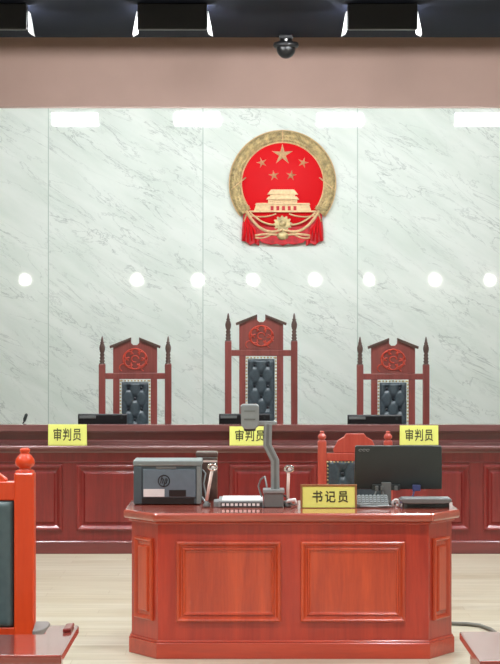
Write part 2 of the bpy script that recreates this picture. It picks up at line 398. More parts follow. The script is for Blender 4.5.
# ------------------------------------------------------------------ judges' chairs (built once; origin on the platform under the back)
S = 17.3 / F                                   # metres per px there
def zj(py): return PZ(py, 17.3) - 0.2          # height above the platform
def make_judge_chair(name, label, up):
    """up: how many px this chair stands taller than the side chairs"""
    t = thing(name, label, 'chair', (0, 0, 0), 'judges armchairs')
    Z = lambda py: zj(py - up)
    hp, pw = 33.0 * S, 3.3 * S
    ztip, zfin, zrail = Z(336), Z(364), Z(376)
    for sx in (-1, 1):
        p = MB().box(sx*hp - pw, sx*hp + pw, -pw, pw, 0, zfin).build('post', M['chairwood'], t, 0.006)
        f = MB(); finial(f, sx*hp, 0, zfin, ztip - zfin, pw); f.build('finial', M['crestdark'], p)
    MB().box(-hp, hp, -0.02, 0.02, zrail - 3*S, zrail + 3*S).build('top_rail', M['chairwood'], t, 0.004)
    MB().box(-hp + pw, hp - pw, -0.018, 0.018, 0.30, 0.36).build('lower_rail', M['chairwood'], t, 0.004)
    # crest: gabled board with a notch in the middle
    ze, zp, zn, zc = Z(347), Z(339.5), Z(345), Z(373)
    hb, hn = 22*S, 4*S
    out = [(-hb, zc), (hb, zc), (hb, ze), (hn, zp), (hn, zn + 2*S), (hn*.5, zn), (-hn*.5, zn), (-hn, zn + 2*S), (-hn, zp), (-hb, ze)]
    crest = MB().prism(out, -0.016, 0.016).build('crest', M['chairwood'], t, 0.003)
    for sx in (-1, 1):
        MB().prism([(sx*hn, zp - .2*S), (sx*hn, zp + 2.2*S), (sx*(hb + 3.5*S), ze + 1.2*S), (sx*(hb + 3*S), ze - 1.4*S), (sx*hb, ze - .4*S)], -0.034, 0.02).build('cornice', M['crestdark'], crest, 0.002)
    # carved medallion
    c = MB(); cz = Z(359); R = 12*S
    def ring(r, a0, a1, th, cx=0.0, czz=cz, sq=0.85, n=20):
        c.tube([(cx + r*math.cos(a0 + (a1-a0)*i/n), -0.018, czz + sq*r*math.sin(a0 + (a1-a0)*i/n)) for i in range(n + 1)], th, 5)
    ring(R, 0, 2*math.pi, 0.006)
    for a in range(6):
        an = a*math.pi/3 + .5
        ring(R*.36, an - 2.2, an + 2.0, 0.006, R*.58*math.cos(an), cz + R*.5*math.sin(an), 1, 12)
    ring(R*.3, 0, 5, 0.006)
    for sx in (-1, 1): ring(R*.4, 1.2, 4.2, 0.005, sx*R*.9, cz - R*.72, .8, 10)
    c.build('carving', M['carve'], crest)
    # stiles either side of the leather
    for sx in (-1, 1):
        xa, xb = sorted((sx*15.6*S, sx*22*S))
        MB().box(xa, xb, -0.016, 0.016, 0.33, zrail).build('stile', M['chairwood'], t, 0.003)
    # leather back
    lz1, lz0 = Z(382), 0.36
    bt = []; dx, dz = 6.5*S, 10.5*S; z0 = Z(388); k = 0
    while z0 - k*dz > lz0 + 0.06:
        bt += [(x, z0 - k*dz) for x in ((-dx, dx) if k % 2 == 0 else (0,))]; k += 1
    lb = MB(); tufted(lb, -13.4*S, 13.4*S, lz0, lz1, -0.012, bt, dx, dz)
    back = lb.build('backrest', M['leather'], t)
    for bx, bz in bt:
        MB().ball((bx, -0.026, bz), (0.012, 0.006, 0.012), 10, 6).build('button', M['button'], back)
    n = MB(); step = 3.3*S
    zz = lz1 + 1.2*S
    while zz > lz0:
        for sx in (-1, 1): n.ball((sx*14.6*S, -0.018, zz), (0.0082, 0.006, 0.0082), 6, 4)
        zz -= step
    for i in range(-4, 5): n.ball((i*step, -0.018, lz1 + 1.4*S), (0.0082, 0.006, 0.0082), 6, 4)
    n.build('nailhead_trim', M['brass'], back)
    # seat, arms, legs (behind the bench)
    MB().box(-hp + pw, hp - pw, -0.5, -0.02, 0.34, 0.41).build('seat_rail', M['chairwood'], t, 0.006)
    MB().box(-hp + pw + .01, hp - pw - .01, -0.5, -0.03, 0.41, 0.46).build('seat', M['leather'], t, 0.02, 3)
    for sx in (-1, 1):
        xs = sx*hp
        MB().prism([(0, 0.64), (-0.48, 0.62), (-0.52, 0.60), (-0.52, 0.585), (-0.46, 0.585), (0, 0.60)], xs - 0.03, xs + 0.03, 'x').build('armrest', M['chairwood'], t, 0.006)
        MB().box(xs - 0.026, xs + 0.026, -0.5, -0.45, 0, 0.59).build('leg', M['chairwood'], t, 0.005)
    return t
xj = lambda px: PX(px, 17.3)
j1 = make_judge_chair('judge_chair', 'carved red judge armchair on the left behind the bench, under bare marble', 0)
j1.location = (xj(135.2), 17.3, 0.2)
copy_tree(j1, (xj(393), 17.3, 0.195), 'carved red judge armchair on the right behind the bench, above the large dark monitor')
j2 = make_judge_chair('judge_chair', 'tallest carved red judge armchair, in the middle below the round emblem', 23)
j2.location = (xj(261.2), 17.3, 0.2)

# ------------------------------------------------------------------ monitors behind the riser
def low_monitor(px0, px1, py, label, side):
    d = 16.4; xa, xb = PX(px0, d), PX(px1, d); xm = (xa + xb) / 2
    t = thing('computer_monitor', label, 'monitor', (xm, d + 0.06, 0.79), 'black monitors on the judges bench')
    zt = PZ(py, d)
    MB().prism([(d, 0.83), (d - 0.012, zt - 0.01), (d - 0.008, zt), (d + 0.022, zt), (d + 0.034, 0.83)], xa, xb, 'x').build('screen_housing', M['black'], t, 0.004)
    MB().box(xm - 0.03, xm + 0.03, d + 0.03, d + 0.07, 0.80, 0.95).build('stand_neck', M['black'], t, 0.003)
    MB().prism([(xm - 0.11, d - 0.03), (xm + 0.11, d - 0.03), (xm + 0.09, d + 0.16), (xm - 0.09, d + 0.16)], 0.79, 0.803, 'z').build('stand_base', M['black'], t, 0.003)
    if side:
        MB().box(xa + 0.012, xa + 0.14, d - 0.0145, d - 0.008, zt - 0.036, zt - 0.014).build('label_plate', M['mgrey'], t, 0.002)
    MB().box(xb - 0.05, xb - 0.035, d - 0.014, d - 0.008, zt - 0.04, zt - 0.02).build('port_cover', M['dkgrey'], t)
    return t
low_monitor(78, 127, 413.8, 'low black monitor top in front of the left judge armchair', True)
low_monitor(219, 270, 413.8, 'low black monitor top in front of the middle judge armchair', True)
low_monitor(347.5, 402, 414.8, 'low black monitor top in front of the right judge armchair', True)

# small gooseneck microphone on the bench, far left
d = 16.4
mic = thing('microphone', 'small black gooseneck microphone tip above the bench at far left', 'microphone', (PX(19, d), d, 0.79))
MB().lathe([(0.045, 0), (0.045, 0.012), (0.03, 0.022), (0.01, 0.028)], (PX(19, d), d, 0.79), 16).build('base', M['black'], mic)
MB().tube([(PX(19, d), d, 0.81), (PX(20, d), d, 0.88), (PX(22, d), d, 0.95), (PX(24.5, d), d, PZ(421, d))], 0.006, 8).build('gooseneck', M['black'], mic)
MB().tube([(PX(24.3, d), d, PZ(421.5, d)), (PX(24.8, d), d, PZ(419, d)), (PX(26.4, d), d, PZ(414.5, d)), (PX(26.7, d), d, PZ(413.5, d))], [0.009, 0.014, 0.013, 0.006], 10).build('capsule', M['dkgrey'], mic)

# ------------------------------------------------------------------ nameplates
def plate(px0, px1, py0, py1, d, body, label, zb, group=None, framed=False, tw=(0.14, 0.86), th=(0.2, 0.82), bold=0.012, spc=1.12):
    xa, xb = PX(px0, d), PX(px1, d); zt = PZ(py0, d); h = zt - zb; lean = 0.12 * h
    xm = (xa + xb) / 2
    mb = MB().prism([(d, zb), (d + lean, zt), (d + lean + 0.006, zt), (d + 2*lean + 0.03, zb)], xa, xb, 'x')
    o = mb.build('nameplate', M['yellow'], None, 0.001, 1, (xm, d, zb)); tag(o, label, 'nameplate', group)
    def tw_(u, v):
        v2 = th[0] + (th[1] - th[0]) * v
        return (xa + (xb - xa) * (tw[0] + (tw[1] - tw[0]) * u), d + lean * v2 - 0.0015, zb + h * v2)
    text_mb(body, 1, 1, tw_, bold=bold, spacing=spc).build('lettering', M['ink'], o)
    if framed:
        e = 0.010
        f = MB()
        for q in (0, 1):
            xx = xa - e if q == 0 else xb
            f.prism([(d - 0.004, zb), (d + lean - 0.004, zt + e), (d + lean + 0.008, zt + e), (d + 2*lean + 0.034, zb)], xx, xx + e, 'x')
        f.prism([(d + lean - 0.004, zt), (d + lean - 0.004, zt + e), (d + lean + 0.008, zt + e), (d + lean + 0.008, zt)], xa, xb, 'x')
        f.build('holder', M['frame'], o, 0.001, 1)
        MB().box(xa - e, xb + e, d - 0.012, d + 2*lean + 0.034, zb - 0.003, zb - 0.0005).build('holder_base', M['frame'], o)
    return o
NG = 'yellow nameplates on the judges bench'
plate(48, 86.5, 424.5, 445, 15.9, '审判员', 'yellow nameplate on the bench in front of the left judge armchair', 0.8205, NG)
plate(229.5, 270.5, 426.5, 445, 15.9, '审判员', 'yellow nameplate on the bench partly hidden behind the document camera arm', 0.8205, NG)
plate(400, 438.5, 425.5, 445, 15.9, '审判员', 'yellow nameplate on the bench just above the large dark monitor', 0.8205, NG)

# ------------------------------------------------------------------ emblem on the wall
EY = DW
def ex(px): return (px - 250) * DW / F
def ez(py): return 1.68 - (py - 332) * DW / F
u = DW / F
em = thing('wall_emblem', 'round red and gold relief emblem with five stars hung on the marble wall', 'emblem', (ex(282.5), DW, ez(188)))
def disc(mb, cx, cz, r, y0, y1, n=64): mb.lathe([(r, y0), (r, y1 + 0.006), (r - 0.006, y1)], (cx, 0, cz), n, 'y'); return mb
ecx, ecz = ex(282.5), ez(184)
mb = MB(); disc(mb, ecx, ecz, 50*u, DW, DW - 0.03); mb.build('backing', M['ribbon'], em)
mb = MB(); disc(mb, ex(282), ez(184), 42*u, DW - 0.028, DW - 0.042); mb.build('red_field', M['red'], em)
# wheat ear ring
def arc_band(mb, cx, cz, r0, r1, a0, a1, y0, y1, n=60):
    vs = []; fs = []
    for i in range(n + 1):
        a = a0 + (a1 - a0) * i / n
        for r, y in ((r0, y0), (r0, y1), ((r0 + r1) / 2, y1 - 0.014), (r1, y1), (r1, y0)):
            vs.append((cx + r*math.cos(a), y, cz + r*math.sin(a)))
    for i in range(n):
        for k in range(5):
            j = (k + 1) % 5; fs.append((i*5+k, i*5+j, i*5+5+j, i*5+5+k))
    fs.append((0, 1, 2, 3, 4)); fs.append(tuple(n*5+k for k in (4, 3, 2, 1, 0)))
    mb._add(vs, fs, True)
R_ = math.radians
mb = MB(); arc_band(mb, ecx, ecz, 41*u, 53*u, R_(-38), R_(218), DW - 0.01, DW - 0.05)
for i in range(66):
    a = R_(-36 + 252 * (i + .5) / 66)
    for q, rr in enumerate((43.5, 46.8, 50.2)):
        aa = a + (q - 1) * 0.012
        mb.ball((ecx + rr*u*math.cos(aa), DW - 0.058, ecz + rr*u*math.sin(aa)), (2.6*u, 0.014, 1.25*u), 6, 4, aa + (1.15 if math.cos(a) > 0 else -1.15) + math.pi/2*0)
mb.build('wheat_ring', M['gold'], em)
mb = MB(); mb.tube([(ecx + 41.2*u*math.cos(R_(-38 + 256*i/60)), DW - 0.05, ecz + 41.2*u*math.sin(R_(-38 + 256*i/60))) for i in range(61)], 0.007, 6); mb.build('inner_rim', M['goldpale'], em)
mb = MB(); mb.tube([(ecx + 53*u*math.cos(R_(-38 + 256*i/60)), DW - 0.045, ecz + 53*u*math.sin(R_(-38 + 256*i/60))) for i in range(61)], 0.007, 6)
for px0, py0, px1, py1 in ((231, 190, 246, 178), (334, 190, 319, 178), (282.5, 131, 282.5, 142)):
    mb.tube([(ex(px0), DW - 0.066, ez(py0)), (ex(px1), DW - 0.066, ez(py1))], 0.006, 6)
mb.build('outer_rim', M['goldpale'], em)
def star(cx, cz, r, y, rot=0.0):
    vs = []; n = 10
    for i in range(n):
        a = math.pi/2 + rot + i*math.pi/5; rr = r if i % 2 == 0 else r*0.33
        vs.append((cx + rr*math.cos(a), y, cz + rr*math.sin(a)))
    vs.append((cx, y - 0.022, cz)); vs += [(p[0], y + 0.012, p[2]) for p in vs[:10]]
    fs = []
    for i in range(n):
        j = (i + 1) % n; fs.append((i, j, 10)); fs.append((i, j, 11 + j, 11 + i))
    fs.append(tuple(range(11, 21)))
    mb = MB(); mb._add(vs, fs); return mb
star(ex(282.3), ez(155), 11*u, DW - 0.05).build('star', M['goldpale'], em)
for px, py, r_ in ((261.8, 163, 0.3), (303, 163, -0.3), (273.8, 175.8, 0.15), (291, 175.8, -0.15)):
    star(ex(px), ez(py), 5.6*u, DW - 0.05, r_).build('star', M['goldpale'], em)
# gate tower
g = MB(); y0, y1 = DW - 0.04, DW - 0.075
pr = lambda pts, a=y0, b=y1: g.prism([(ex(p), ez(q)) for p, q in pts], a, b)
pr([(271, 190), (294, 190), (298, 195), (267, 195)], y0, y1)
pr([(270, 194.5), (295, 194.5), (295, 197.5), (270, 197.5)], y0, y1 + 0.012)
pr([(268.5, 197), (296.5, 197), (299, 200), (266, 200)], y0, y1 - 0.004)
for k in range(9): pr([(268.5 + k*3.2, 199.8), (270.0 + k*3.2, 199.8), (270.0 + k*3.2, 204), (268.5 + k*3.2, 204)], y0, y1 + 0.006)
pr([(268, 199.8), (297, 199.8), (297, 204), (268, 204)], y0, y1 + 0.022)
pr([(256, 203.5), (309, 203.5), (310, 205), (255, 205)], y0, y1 - 0.004)
pr([(256, 205), (309, 205), (311, 211), (254, 211)], y0, y1 + 0.01)
pr([(249, 211), (316, 211), (317, 212.6), (248, 212.6)], y0, y1)
g.build('gate_tower', M['goldpale'], em)
d2 = MB()
for k in range(5): d2.prism([(ex(270.5 + k*5.7), ez(206.5)), (ex(273.5 + k*5.7), ez(206.5)), (ex(273.5 + k*5.7), ez(210.8)), (ex(270.5 + k*5.7), ez(210.8))], y0, y1 + 0.008)
d2.build('gate_arches', M['ribbon'], em)
# lower scroll bands, gear and ribbon
b_ = MB()
def poly(pts, th, y=DW - 0.06): b_.tube([(ex(p), y, ez(q)) for p, q in pts], th, 6)
def curve(p0, p1, p2, n=14): return [((1-t)**2*p0[0] + 2*t*(1-t)*p1[0] + t*t*p2[0], (1-t)**2*p0[1] + 2*t*(1-t)*p1[1] + t*t*p2[1]) for t in [i/n for i in range(n+1)]]
poly(curve((246, 211), (262, 240), (283, 229)), 0.014); poly(curve((319, 211), (303, 240), (282, 229)), 0.014)
poly(curve((250, 213), (264, 226), (275, 225)), 0.009); poly(curve((315, 213), (301, 226), (290, 225)), 0.009)
poly(curve((250, 216), (266, 219), (276, 214)), 0.007); poly(curve((315, 216), (299, 219), (289, 214)), 0.007)
poly(curve((255, 236), (268, 233), (282, 236)), 0.011); poly(curve((310, 236), (297, 233), (283, 236)), 0.011)
poly(curve((255, 238), (264, 240), (272, 234)), 0.008); poly(curve((310, 238), (301, 240), (293, 234)), 0.008)
b_.build('scroll_band', M['goldpale'], em)
gr = MB(); pts = []
for i in range(48):
    a = 2*math.pi*i/48; r = (9.5 if (i // 2) % 2 == 0 else 7.6)*u; pts.append((ex(282.5) + r*math.cos(a), ez(224) + r*0.85*math.sin(a)))
gr.prism(pts, DW - 0.05, DW - 0.072); gr.ball((ex(282.5), DW - 0.07, ez(224)), (4*u, 0.014, 3.4*u), 12, 6)
gr.ball((ex(282.5), DW - 0.07, ez(236)), (6*u, 0.02, 4.4*u), 12, 6)
gr.build('gear_wheel', M['gold'], em)
def drape(pts, ph):
    mb = MB(); n = len(pts)
    mb.prism([(ex(p), ez(q)) for p, q in pts], DW - 0.0, DW - 0.055); return mb
for q in (0, 1):
    f = (lambda p: p) if q == 0 else (lambda p: 565 - p)
    rb = MB().prism([(ex(f(p)), ez(y)) for p, y in ((244, 206), (248, 205), (252, 214), (259, 226), (260, 236), (259, 246), (254, 243.5), (250, 245.5), (246, 242), (241.5, 241), (242, 230), (243, 218))], DW - 0.01, DW - 0.05).build('ribbon', M['ribbon'], em, 0.006)
    fo = MB()
    for k in range(4):
        fo.tube([(ex(f(246 + k*1.2)), DW - 0.05, ez(212 + k*4)), (ex(f(245 + k*3)), DW - 0.056, ez(230)), (ex(f(244 + k*4)), DW - 0.052, ez(241 + (k % 2)*2))], [0.004, 0.013, 0.010], 6)
    fo.build('ribbon_fold', M['red'], rb)
    fe = MB(); fe.tube([(ex(f(249)), DW - 0.056, ez(206)), (ex(f(246)), DW - 0.056, ez(216)), (ex(f(244)), DW - 0.055, ez(222))], 0.007, 6); fe.build('ribbon_cord', M['gold'], rb)
MB().prism([(ex(p), ez(y)) for p, y in ((255, 236), (257, 226), (282.5, 228), (308, 226), (310, 236), (303, 243), (294, 245), (288, 244), (282.5, 246), (277, 244), (271, 245), (262, 243))], DW - 0.01, DW - 0.058).build('ribbon', M['ribbon'], em, 0.006)

# ------------------------------------------------------------------ ceiling camera
d = 16.98; cx = PX(286, d)
cam_ = thing('security_camera', 'small dark dome security camera hanging from the ceiling edge above the emblem', 'camera', (cx, d, CEIL))
MB().box(cx - 0.055, cx + 0.055, d - 0.05, d + 0.05, CEIL - 0.03, CEIL).build('mount', M['black'], cam_, 0.006)
MB().lathe([(0.05, CEIL - 0.05), (0.1, CEIL - 0.06), (0.105, CEIL - 0.085), (0.095, CEIL - 0.1), (0.05, CEIL - 0.1)], (cx, d, 0), 24).build('collar', M['black'], cam_)
MB().lathe([(0.05, CEIL - 0.03), (0.05, CEIL - 0.056)], (cx, d, 0), 16).build('stem', M['black'], cam_)
MB().ball((cx, d, CEIL - 0.105), (0.078, 0.078, 0.085), 20, 12).build('dome', mat('smoked_dome', (14, 14, 16), 0.35), cam_)
MB().ball((cx, d - 0.05, CEIL - 0.045), 0.014, 10, 6).build('indicator_lamp', M['white'], cam_)

# ------------------------------------------------------------------ studio lights hung in a row (they face the wall)
def make_studio_light():
    t = thing('studio_light', '', 'light', (0, 0, 0), 'studio lights hanging in a row over the bench')
    T = Matrix.Rotation(math.radians(-33), 4, 'X')     # face looks to +y and down
    def mk(): m_ = MB(); m_.M = T; return m_
    W, Hh = 0.255, 0.072
    MB().prism([(-0.10, -.085), (-0.10, .108), (.018, .108), (.018, .06), (-0.046, -.06), (-0.046, -.085)], -W, W, 'x').build('housing', M['black'], t, 0.008)
    mk().box(-W*.95, W*.95, 0.002, 0.014, -Hh*.94, Hh*.94).build('diffuser', M['lamp'], t)
    for sx in (-1, 1):
        m_ = mk()
        m_.M = None
        m_.prism([(sx*(W + .004), .064), (sx*(W + .006), -.085), (sx*(W + .040), -.105), (sx*(W + .010), .064)], 0.0, 0.14)
        m_.build('barn_door', M['flap'], t)
    y = MB()
    for sx in (-1, 1): y.tube([(sx*(W - .05), -0.05, 0.05), (sx*(W - 0.05), -0.05, 0.085)], 0.009, 8)
    y.tube([(-W + .05, -0.05, 0.085), (W - .05, -0.05, 0.085)], 0.009, 8)
    y.tube([(0, -0.05, 0.085), (0, -0.05, 0.112)], 0.016, 8)
    y.build('yoke', M['black'], t)
    return t
sl = make_studio_light(); LD = 15.4; LZ = CEIL - 0.11
xs_ = [PX(-7, LD), PX(172.5, LD), PX(382, LD), PX(584, LD)]
lab = ['black studio light with white side flap at the top left corner', 'black studio light hanging left of the dome camera, between two white flaps',
       'black studio light hanging right of the dome camera, between two white flaps', 'studio light just beyond the upper right corner, its glow mirrored in the marble']
sl.location = (xs_[0], LD, LZ); sl['label'] = lab[0]
for k in (1, 2, 3): copy_tree(sl, (xs_[k], LD, LZ), lab[k])

# globes under the rear bulkhead (seen mirrored in the marble)
gl = thing('globe_light', 'glowing round lamp of the row mirrored as bright dots in the marble', 'light', (0, 0, 0), 'globe lights over the back rows')
MB().lathe([(0.08, 0.152), (0.08, 0.13), (0.05, 0.115)], (0, 0, 0), 20).build('base', M['white'], gl)
MB().ball((0, 0, 0), 0.108, 20, 12).build('globe', M['globe'], gl)
GX = [(px - 250) * 43 / F for px in (25, 137, 198, 253, 315, 369, 435, 490)]
for k, x in enumerate(GX):
    z = 2.75
    if k == 0: gl.location = (x, -5.0, z)
    else: copy_tree(gl, (x, -5.0, z), gl['label'])

for nm, y, z, lb in (('light_strip', -4.0, 3.126, 'thin glowing strip mirrored as the upper faint line across the marble'), ('light_strip', -6.0, 2.52, 'thin glowing strip mirrored as the lower faint line across the marble')):
    st_ = MB().box(-5.8, 5.8, y, y + 0.04, z - 0.02, z + 0.02).build(nm, M['strip_lamp'], None, origin=(0, y, z)); tag(st_, lb, 'light')

# added downlights, out of view, to brighten the desk, bench and floor
dl = thing('fill_downlight', 'added round fill downlight in the dark ceiling, out of view', 'light', (0, 0, CEIL), 'added ceiling fill downlights')
MB().lathe([(0.15, -0.012), (0.15, 0.0), (0.11, 0.0), (0.11, -0.012)], (0, 0, CEIL), 24).build('trim_ring', M['white'], dl)
sp = bpy.data.lights.new('fill_spot', 'SPOT'); sp.energy = 200; sp.spot_size = math.radians(118); sp.spot_blend = 0.35; sp.shadow_soft_size = 0.1; sp.color = (0.97, 0.985, 1.0)
so = bpy.data.objects.new('lamp', sp); COL.objects.link(so); so.parent = dl; so.location = (0, 0, -0.13)
first = True
for y in (0.8, 3.6, 6.4, 9.0, 11.6, 13.9):
    for x in (-3.4, -1.1, 1.1, 3.4):
        if first: dl.location = (x, y, CEIL); first = False
        else: copy_tree(dl, (x, y, CEIL), dl['label'])

# ------------------------------------------------------------------ clerk's desk
FD = 10.75                                   # front face
desk = thing('clerk_desk', 'orange-red panelled wooden clerk desk with chamfered corners in the centre foreground', 'desk', (0.21, 11.1, 0))
XA, XB = PX(158, FD), PX(428.5, FD)          # front face ends
XL, XR = PX(131.7, 10.97), PX(451.7, 10.97); CD = FD + 0.23; BK = 11.55
ZT = 0.75
body = [(XA, FD), (XB, FD), (XR, CD), (XR, BK), (XL, BK), (XL, CD)]
MB().prism(body, 0.0, ZT - 0.04, 'z').build('carcass', M['desk'], desk, 0.002)
def grow(e): return [(XA - e*.5, FD - e), (XB + e*.5, FD - e), (XR + e, CD - e*.5), (XR + e, BK), (XL - e, BK), (XL - e, CD - e*.5)]
pl = MB().prism(grow(0.014), 0.0, 0.082, 'z'); pl.prism(grow(0.007), 0.082, 0.094, 'z'); pl.build('plinth', M['desk_h'], desk, 0.003)
tp = MB(); tp.prism(grow(0.016), ZT - 0.058, ZT - 0.045, 'z'); tp.build('cornice', M['desk_h'], desk, 0.004)
tp = MB(); tp.prism(grow(0.042), ZT - 0.044, ZT, 'z'); tp.build('desktop', M['desktop'], desk, 0.014, 4)
prof_d = [(0, 0.0), (0.002, 0.014), (0.009, 0.019), (0.016, 0.016), (0.026, 0.004), (0.034, 0.003), (0.038, 0.012), (0.043, 0.013), (0.049, 0.003), (0.056, 0.002)]
zb, zt = PZ(622, FD), PZ(541, FD)
for a, b in ((176, 281), (300.5, 405.5)):
    xa, xb = PX(a, FD), PX(b, FD)
    MB().panel((xa, FD, zb), (1, 0, 0), (0, 0, 1), (0, -1, 0), xb - xa, zt - zb, prof_d).build('front_panel', M['deskpanel'], desk, 0.002, 3)
for sx, (ax, ay), (bx, by) in ((-1, (XL, CD), (XA, FD)), (1, (XB, FD), (XR, CD))):
    v = Vector((bx - ax, by - ay, 0)); Ln = v.length; un = v.normalized(); nn = Vector((un.y, -un.x, 0))
    w = Ln * 0.66
    org = Vector((ax, ay, zb)) + un * (Ln - w) * .5
    MB().panel(org, un, (0, 0, 1), nn, w, zt - zb + 0.01, [(0, 0), (0.002, 0.014), (0.009, 0.018), (0.016, 0.014), (0.024, 0.003), (0.042, 0.002), (0.046, 0.014), (0.052, 0.016)]).build('corner_panel', M['deskpanel'], desk, 0.002, 3)

# ------------------------------------------------------------------ printer
d = 11.25; pz = ZT
def bx(mb, px0, px1, py0, py1, da, db, dd=None):
    D = da if dd is None else dd
    return mb.box(PX(px0, D), PX(px1, D), da, db, max(PZ(py1, D), ZT + 0.0005), PZ(py0, D))
pr_ = thing('printer', 'blue-grey office printer on the left end of the clerk desk', 'printer', (PX(167, d), d + 0.12, ZT))
bx(MB(), 134, 201, 464, 504.5, d + 0.004, d + 0.26, d).build('body', M['printerdk'], pr_, 0.008)
top = MB(); bx(top, 133, 202, 460.5, 466, d - 0.006, d + 0.262, d); top.build('top_cover', M['printerlt'], pr_, 0.006)
bx(MB(), 133.5, 142, 466.5, 504, d - 0.004, d + 0.02).build('side_column', M['printerdk'], pr_, 0.004)
bx(MB(), 196.5, 201.5, 466.5, 504, d - 0.004, d + 0.02).build('side_column', M['printerlt'], pr_, 0.004)
door = bx(MB(), 142.8, 195.8, 469.5, 497.5, d - 0.006, d + 0.012).build('rear_door', M['printer'], pr_, 0.004)
bx(MB(), 156, 176, 466.6, 469, d - 0.004, d + 0.01).build('latch', M['mgrey'], door, 0.002)
bx(MB(), 143.5, 164.5, 489, 496.8, d - 0.0075, d - 0.004).build('label_sticker', M['white'], door)
bx(MB(), 169, 186, 490, 496.5, d - 0.0075, d - 0.004).build('vent_grille', M['slot'], door)
bx(MB(), 141, 194, 498.5, 503.8, d - 0.001, d + 0.012).build('paper_slot', M['slot'], pr_)
# round letter badge
bg = MB(); cx, cz, r = PX(164, d), PZ(480.8, d), 5.6*d/F
bg.tube([(cx + r*math.cos(a), d - .007, cz + r*math.sin(a)) for a in [R_(100 + i*10) for i in range(19)]], 0.0028, 5); bg.tube([(cx + r*math.cos(a), d - .007, cz + r*math.sin(a)) for a in [R_(-80 + i*10) for i in range(19)]], 0.0028, 5)
badge = bg.build('badge', M['black'], door)
lt = MB(); yb = d - 0.007
def stroke(pts, w=0.003): lt.tube([(cx + p*r, yb, cz + q*r) for p, q in pts], w, 5)
stroke([(-.30, .95), (-.62, -.45)]); stroke([(-.44, .32), (-.22, .40), (-.08, .30), (-.26, -.45)])
stroke([(.28, .40), (-.02, -.95)]); stroke([(.26, .38), (.52, .38), (.56, .22), (.42, -.36), (.30, -.45), (.10, -.43)])
lt.build('letters', M['black'], door)
cb = MB()
cb.tube([(PX(202, d), d + 0.05, PZ(470, d)), (PX(205.5, d), d + 0.04, PZ(474, d)), (PX(203.5, d), d + 0.03, PZ(484, d)), (PX(205.5, d), d + .02, PZ(494, d)), (PX(206.5, d), d, ZT + .012)], 0.005, 6)
cb.tube([(PX(201.4, d), d + 0.03, PZ(497, d)), (PX(204, d), d - 0.02, PZ(500, d)), (PX(208, d), d - 0.03, PZ(504, d)), (PX(210, d), d + .0, ZT + .006)], 0.006, 6)
cb.build('power_cable', M['lgrey'], pr_)

# dark box behind the printer: slim upright document box
d3 = 11.5
bxo = thing('file_box', 'dark brown upright box with pale top edges standing right behind the printer', 'box', (PX(206, d3), d3 + .04, 0))
MB().box(PX(196, d3), PX(217, d3), d3 + 0.07, d3 + 0.22, 0, PZ(459, d3)).build('box_body', M['crestdark'], bxo, 0.004)
MB().box(PX(195.5, d3), PX(217.5, d3), d3 + 0.062, d3 + 0.225, PZ(458, d3), PZ(453, d3)).build('box_lid', M['crestdark'], bxo, 0.006)
MB().box(PX(201, d3), PX(217, d3), d3 + 0.064, d3 + 0.071, PZ(463, d3), PZ(461, d3)).build('label_strip', M['pinkwhite'], bxo)

# ------------------------------------------------------------------ document camera
d = 11.05
dc = thing('document_camera', 'grey document camera with bent arm and flat white base on the clerk desk', 'document camera', (PX(250, d), d + 0.15, ZT))
xa, xb = PX(219, d), PX(263, d)
MB().prism([(xa - .004, d), (xb, d), (xb, d + 0.33), (xa - .004, d + 0.33)], ZT, ZT + 0.036, 'z').build('base', M['lgrey'], dc, 0.004)
MB().prism([(xa + .016, d + .012), (xb + .0, d + .012), (xb + .0, d + 0.32), (xa + .016, d + 0.32)], ZT + 0.0362, ZT + 0.040, 'z').build('stage', M['white'], dc, 0.001)
MB().prism([(xa - .03, d + .05), (xa - .004, d + .02), (xa - .004, d + .25), (xa - .03, d + .2)], ZT, ZT + 0.03, 'z').build('side_wing', M['lgrey'], dc, 0.003)
k = MB()
for i in range(9): k.box(xa + .015 + i*.023, xa + .03 + i*.023, d - 0.003, d + 0.002, ZT + 0.010, ZT + 0.024)
k.build('button_row', M['white'], dc)
MB().box(xa + .008, xb - .004, d - 0.0015, d + 0.002, ZT + 0.005, ZT + 0.029).build('control_strip', M['dkgrey'], dc)
d4 = d + 0.03
MB().box(PX(264, d4), PX(283.5, d4), d4 - 0.02, d4 + 0.12, ZT, PZ(491, d4)).build('column_base', M['mgrey'], dc, 0.006)
MB().box(PX(263, d4), PX(284.5, d4), d4 - 0.026, d4 + 0.126, PZ(493, d4), PZ(489.5, d4)).build('base_cap', M['lgrey'], dc, 0.003)
d5 = d4 + 0.05
A = [(PX(x, d5), PZ(y, d5)) for x, y in ((270.8, 492), (270.8, 461.5), (263.2, 446), (263.8, 423), (272.2, 423), (271.6, 444.5), (279.2, 460), (279.6, 492))]
MB().prism(A, d5 - 0.022, d5 + 0.022).build('arm', M['lgrey'], dc, 0.006)
A2 = [(PX(x, d5), PZ(y, d5)) for x, y in ((273.8, 491), (273.8, 460.5), (266, 445), (266.6, 424), (269.4, 424), (269, 444), (276.4, 459.5), (276.6, 491))]
MB().prism(A2, d5 - 0.0245, d5 - 0.020).build('arm_channel', M['mgrey'], dc, 0.001)
MB().box(PX(252, d5), PX(275, d5), d5 - 0.02, d5 + 0.02, PZ(425, d5), PZ(421, d5)).build('head_bar', M['lgrey'], dc, 0.004)
MB().ball((PX(275, d5), d5, PZ(422.7, d5)), (0.012, 0.02, 0.012), 12, 8).build('pivot_knob', M['lgrey'], dc)
hd = MB(); hx0, hx1, hz0, hz1 = PX(240.5, d5), PX(259, d5), PZ(428.5, d5), PZ(404, d5)
hd.prism([(hx0, hz1 - .01), (hx0 + .01, hz1), (hx1 - .01, hz1), (hx1, hz1 - .01), (hx1, hz0 + .02), (hx1 - .02, hz0), (hx0 + .02, hz0), (hx0 + .004, hz0 + .02)], d5 - 0.075, d5 + 0.04)
